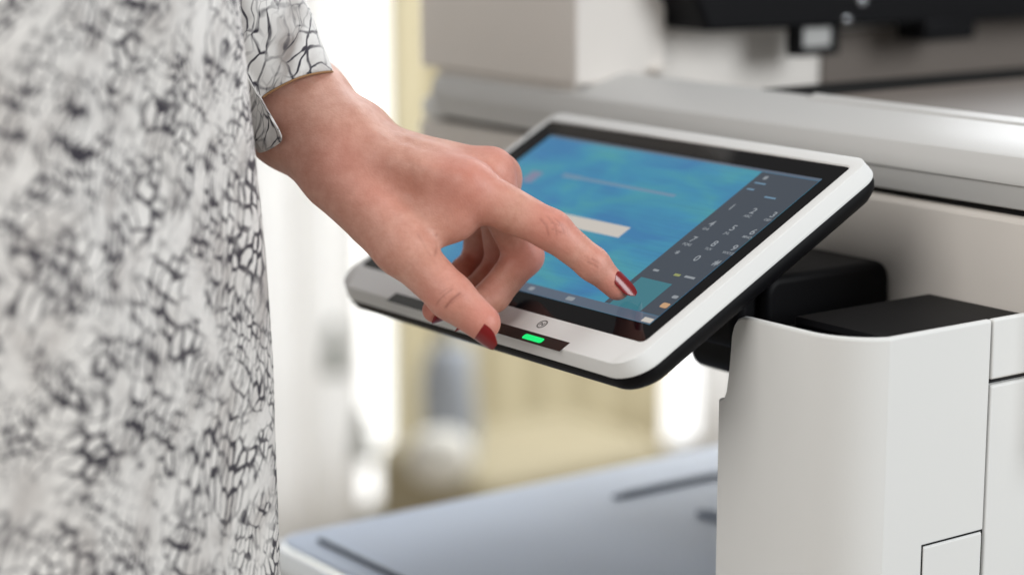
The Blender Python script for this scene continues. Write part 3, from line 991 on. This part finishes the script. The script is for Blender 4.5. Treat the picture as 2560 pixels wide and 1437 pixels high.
me.update(calc_edges=True)
bm = bmesh.new(); bm.from_mesh(me); bmesh.ops.recalc_face_normals(bm, faces=bm.faces); bm.to_mesh(me); bm.free()
me.polygons.foreach_set('use_smooth', [True] * len(me.polygons))
for nm_, arr in (('redness', redn), ('crease', crea * 0.8)):
    at_ = me.attributes.new(nm_, 'FLOAT', 'POINT')
    at_.data.foreach_set('value', arr.astype(np.float32))
me.materials.append(SKIN)
body = bpy.data.objects.new('body', me)
COL.objects.link(body)
clothing(body)

# ---- finger nails : curved almond plates, glossy dark red
def nail(tip, prev, normal, width, length, back_off, r, lift, bend=0.10, crown=1.0, almond=0.75):
    tip, prev = Vector(J[tip]), Vector(J[prev])
    axis = (tip - prev).normalized()
    nrm = Vector(normal)
    nrm = (nrm - axis * nrm.dot(axis)).normalized()
    side = axis.cross(nrm)
    R0 = width * 0.62 * crown
    c = tip - axis * back_off + nrm * (r + lift)
    NV, NS = 18, 12
    rows = []
    for i in range(NV + 1):
        t = i / NV
        w = width / 2
        if t < 0.2:
            w *= math.sqrt(max(0.0, 1 - ((0.2 - t) / 0.2) ** 2)) * 0.45 + 0.55
        if t > 0.55:
            w *= 1 - almond * ((t - 0.55) / 0.45) ** 2.1
        row = []
        for j in range(NS + 1):
            s = -1 + 2 * j / NS
            ph = s * w / R0
            p = c + axis * (t * length + (0.0012 * s * s if t < 0.3 else 0)) + side * (R0 * math.sin(ph)) + nrm * (R0 * math.cos(ph) - R0 - bend * length * (t - 0.2) * abs(t - 0.2))
            row.append(p)
        rows.append(row)
    v, f = loft(rows, False, False)
    o = obj('fingernail', v, f, NAILM, ang=80)
    s = o.modifiers.new('thickness', 'SOLIDIFY')
    s.thickness, s.offset = 0.0007, 0
    b = o.modifiers.new('round', 'BEVEL')
    b.width, b.segments = 0.0003, 2
    return clothing(o)

nail('it', 'id', (0.7907, 0.0666, 0.6086), 0.0098, 0.0146, 0.0066, 0.0064, 0.0000, crown=1.12)
nail('tt', 'ti', (0.2566, -0.9300, -0.2633), 0.0132, 0.0182, 0.0058, 0.0087, -0.0006, almond=0.65)
nail('rt', 'rd', (0.8280, -0.0649, -0.5570), 0.0104, 0.0135, 0.0068, 0.0063, -0.0003)
nail('mt', 'md', (0.4749, -0.2275, -0.8501), 0.0105, 0.0120, 0.0050, 0.0066, -0.0004)

# ---- sleeve : loose cuff round the forearm
cuff = [(-0.9095, 0.5601, 1.2591), (-0.9022, 0.5461, 1.2597), (-0.9001, 0.5347, 1.2582), (-0.9029, 0.5263, 1.2544), (-0.9072, 0.5207, 1.2503), (-0.9078, 0.5190, 1.2477),
        (-0.9047, 0.5200, 1.2429), (-0.9003, 0.5221, 1.2362), (-0.8992, 0.5248, 1.2296), (-0.9048, 0.5245, 1.2255), (-0.9166, 0.5241, 1.2212),
        (-0.9441, 0.5357, 1.2182), (-0.9616, 0.5576, 1.2266), (-0.9556, 0.5711, 1.2427), (-0.9332, 0.5707, 1.2537)]
def closed_spline(P, per=8):
    P = [Vector(p) for p in P]
    n = len(P)
    out = []
    for i in range(n):
        p0, p1, p2, p3 = P[i - 1], P[i], P[(i + 1) % n], P[(i + 2) % n]
        for k in range(per):
            t = k / per
            out.append(0.5 * ((2 * p1) + (p2 - p0) * t + (2 * p0 - 5 * p1 + 4 * p2 - p3) * t * t + (3 * p1 - p0 - 3 * p2 + p3) * t ** 3))
    return out
ringc = closed_spline(cuff)
def cloth_mesh(name, rings, m, parent_fn, thick=0.0012, sub_=1):
    n = len(rings[0])
    v, f = loft(rings, False, True)
    me = bpy.data.meshes.new(name)
    me.from_pydata([tuple(p) for p in v], [], f)
    uvl = me.uv_layers.new(name='UVMap')
    # metres along and around the cloth
    vv = np.zeros(len(rings)); 
    for k in range(1, len(rings)):
        vv[k] = vv[k - 1] + sum((Vector(rings[k][i]) - Vector(rings[k - 1][i])).length for i in range(0, n, max(1, n // 12))) / len(range(0, n, max(1, n // 12)))
    mid = rings[len(rings) // 2]
    uu = np.zeros(n + 1)
    for i in range(1, n + 1):
        uu[i] = uu[i - 1] + (Vector(mid[i % n]) - Vector(mid[i - 1])).length
    for p in me.polygons:
        k, i = divmod(p.index, n)
        for li, (a, b) in zip(p.loop_indices, ((i, k), (i + 1, k), (i + 1, k + 1), (i, k + 1))):
            uvl.data[li].uv = (uu[a], vv[b])
    smooth(me, 75)
    me.materials.append(m)
    o = bpy.data.objects.new(name, me)
    COL.objects.link(o)
    s = o.modifiers.new('thickness', 'SOLIDIFY')
    s.thickness, s.offset = thick, 0
    if sub_:
        s = o.modifiers.new('soft', 'SUBSURF')
        s.levels = s.render_levels = sub_
    return parent_fn(o)

armd = Vector((-0.9717, 0.5352, 1.3041)) - Vector((-0.9269, 0.5503, 1.2385))
cen = sum(ringc, Vector()) / len(ringc)
rings = []
for k in range(22):
    t = k / 21
    row = []
    for i, p in enumerate(ringc):
        d = p - cen
        a = 2 * math.pi * i / len(ringc)
        sc = 1 + 0.28 * t ** 0.8 + 0.04 * math.sin(3 * a + 9 * t) * min(1, 4 * t) + 0.03 * math.sin(7 * a - 14 * t) * min(1, 5 * t)
        row.append(cen + d * sc + armd * t * 1.6)
    rings.append(row)
sleeve = cloth_mesh('sleeve', rings, SLEEVE, clothing)
# tan overlocked hem along the cuff edge
v, f = tube(ringc[0:4 * 8 + 4], 0.0005, 8)
hem = obj('hem', v, f, HEM, ang=80)
hem.parent = sleeve

# ---- dress : torso seen from its right side, hanging straight
def silhouette(z):
    """horizontal offset (to the camera's right) of the dress's front edge at height z"""
    zs = [0.60, 0.86, 0.96, 1.02, 1.08, 1.13, 1.18, 1.24, 1.30, 1.40]
    hs = [-0.097, -0.1092, -0.1107, -0.1125, -0.1140, -0.1150, -0.1177, -0.1227, -0.1272, -0.136]
    return float(np.interp(z, zs, hs))
RH = Vector((right.x, right.y, 0)).normalized()
FH = Vector((fwd.x, fwd.y, 0)).normalized()
rings = []
NZ, NA = 110, 150
for k in range(NZ + 1):
    z = 0.62 + (1.52 - 0.62) * k / NZ
    row = []
    for i in range(NA):
        a = 2 * math.pi * i / NA
        # soft vertical folds, stronger towards the hem
        amp = 0.0028 + 0.0050 * max(0.0, (1.10 - z))
        fo = amp * (math.sin(9 * a + 2.2 * z + 0.6 * math.sin(5 * z)) + 0.6 * math.sin(17 * a - 3.1 * z) + 0.45 * math.sin(4 * a + 11 * z))
        fo += 0.0016 * math.sin(38 * z + 3 * a) * math.sin(2 * a)
        rx = 0.175 + fo
        ry = 0.200 + fo
        cx_ = silhouette(z) - 0.175
        p = Vector((0, 0, z)) + RH * (cx_ + rx * math.cos(a)) + FH * (0.985 + ry * math.sin(a))
        row.append(p)
    rings.append(row)
cloth_mesh('dress', rings, DRESS, clothing, 0.0015, 0)
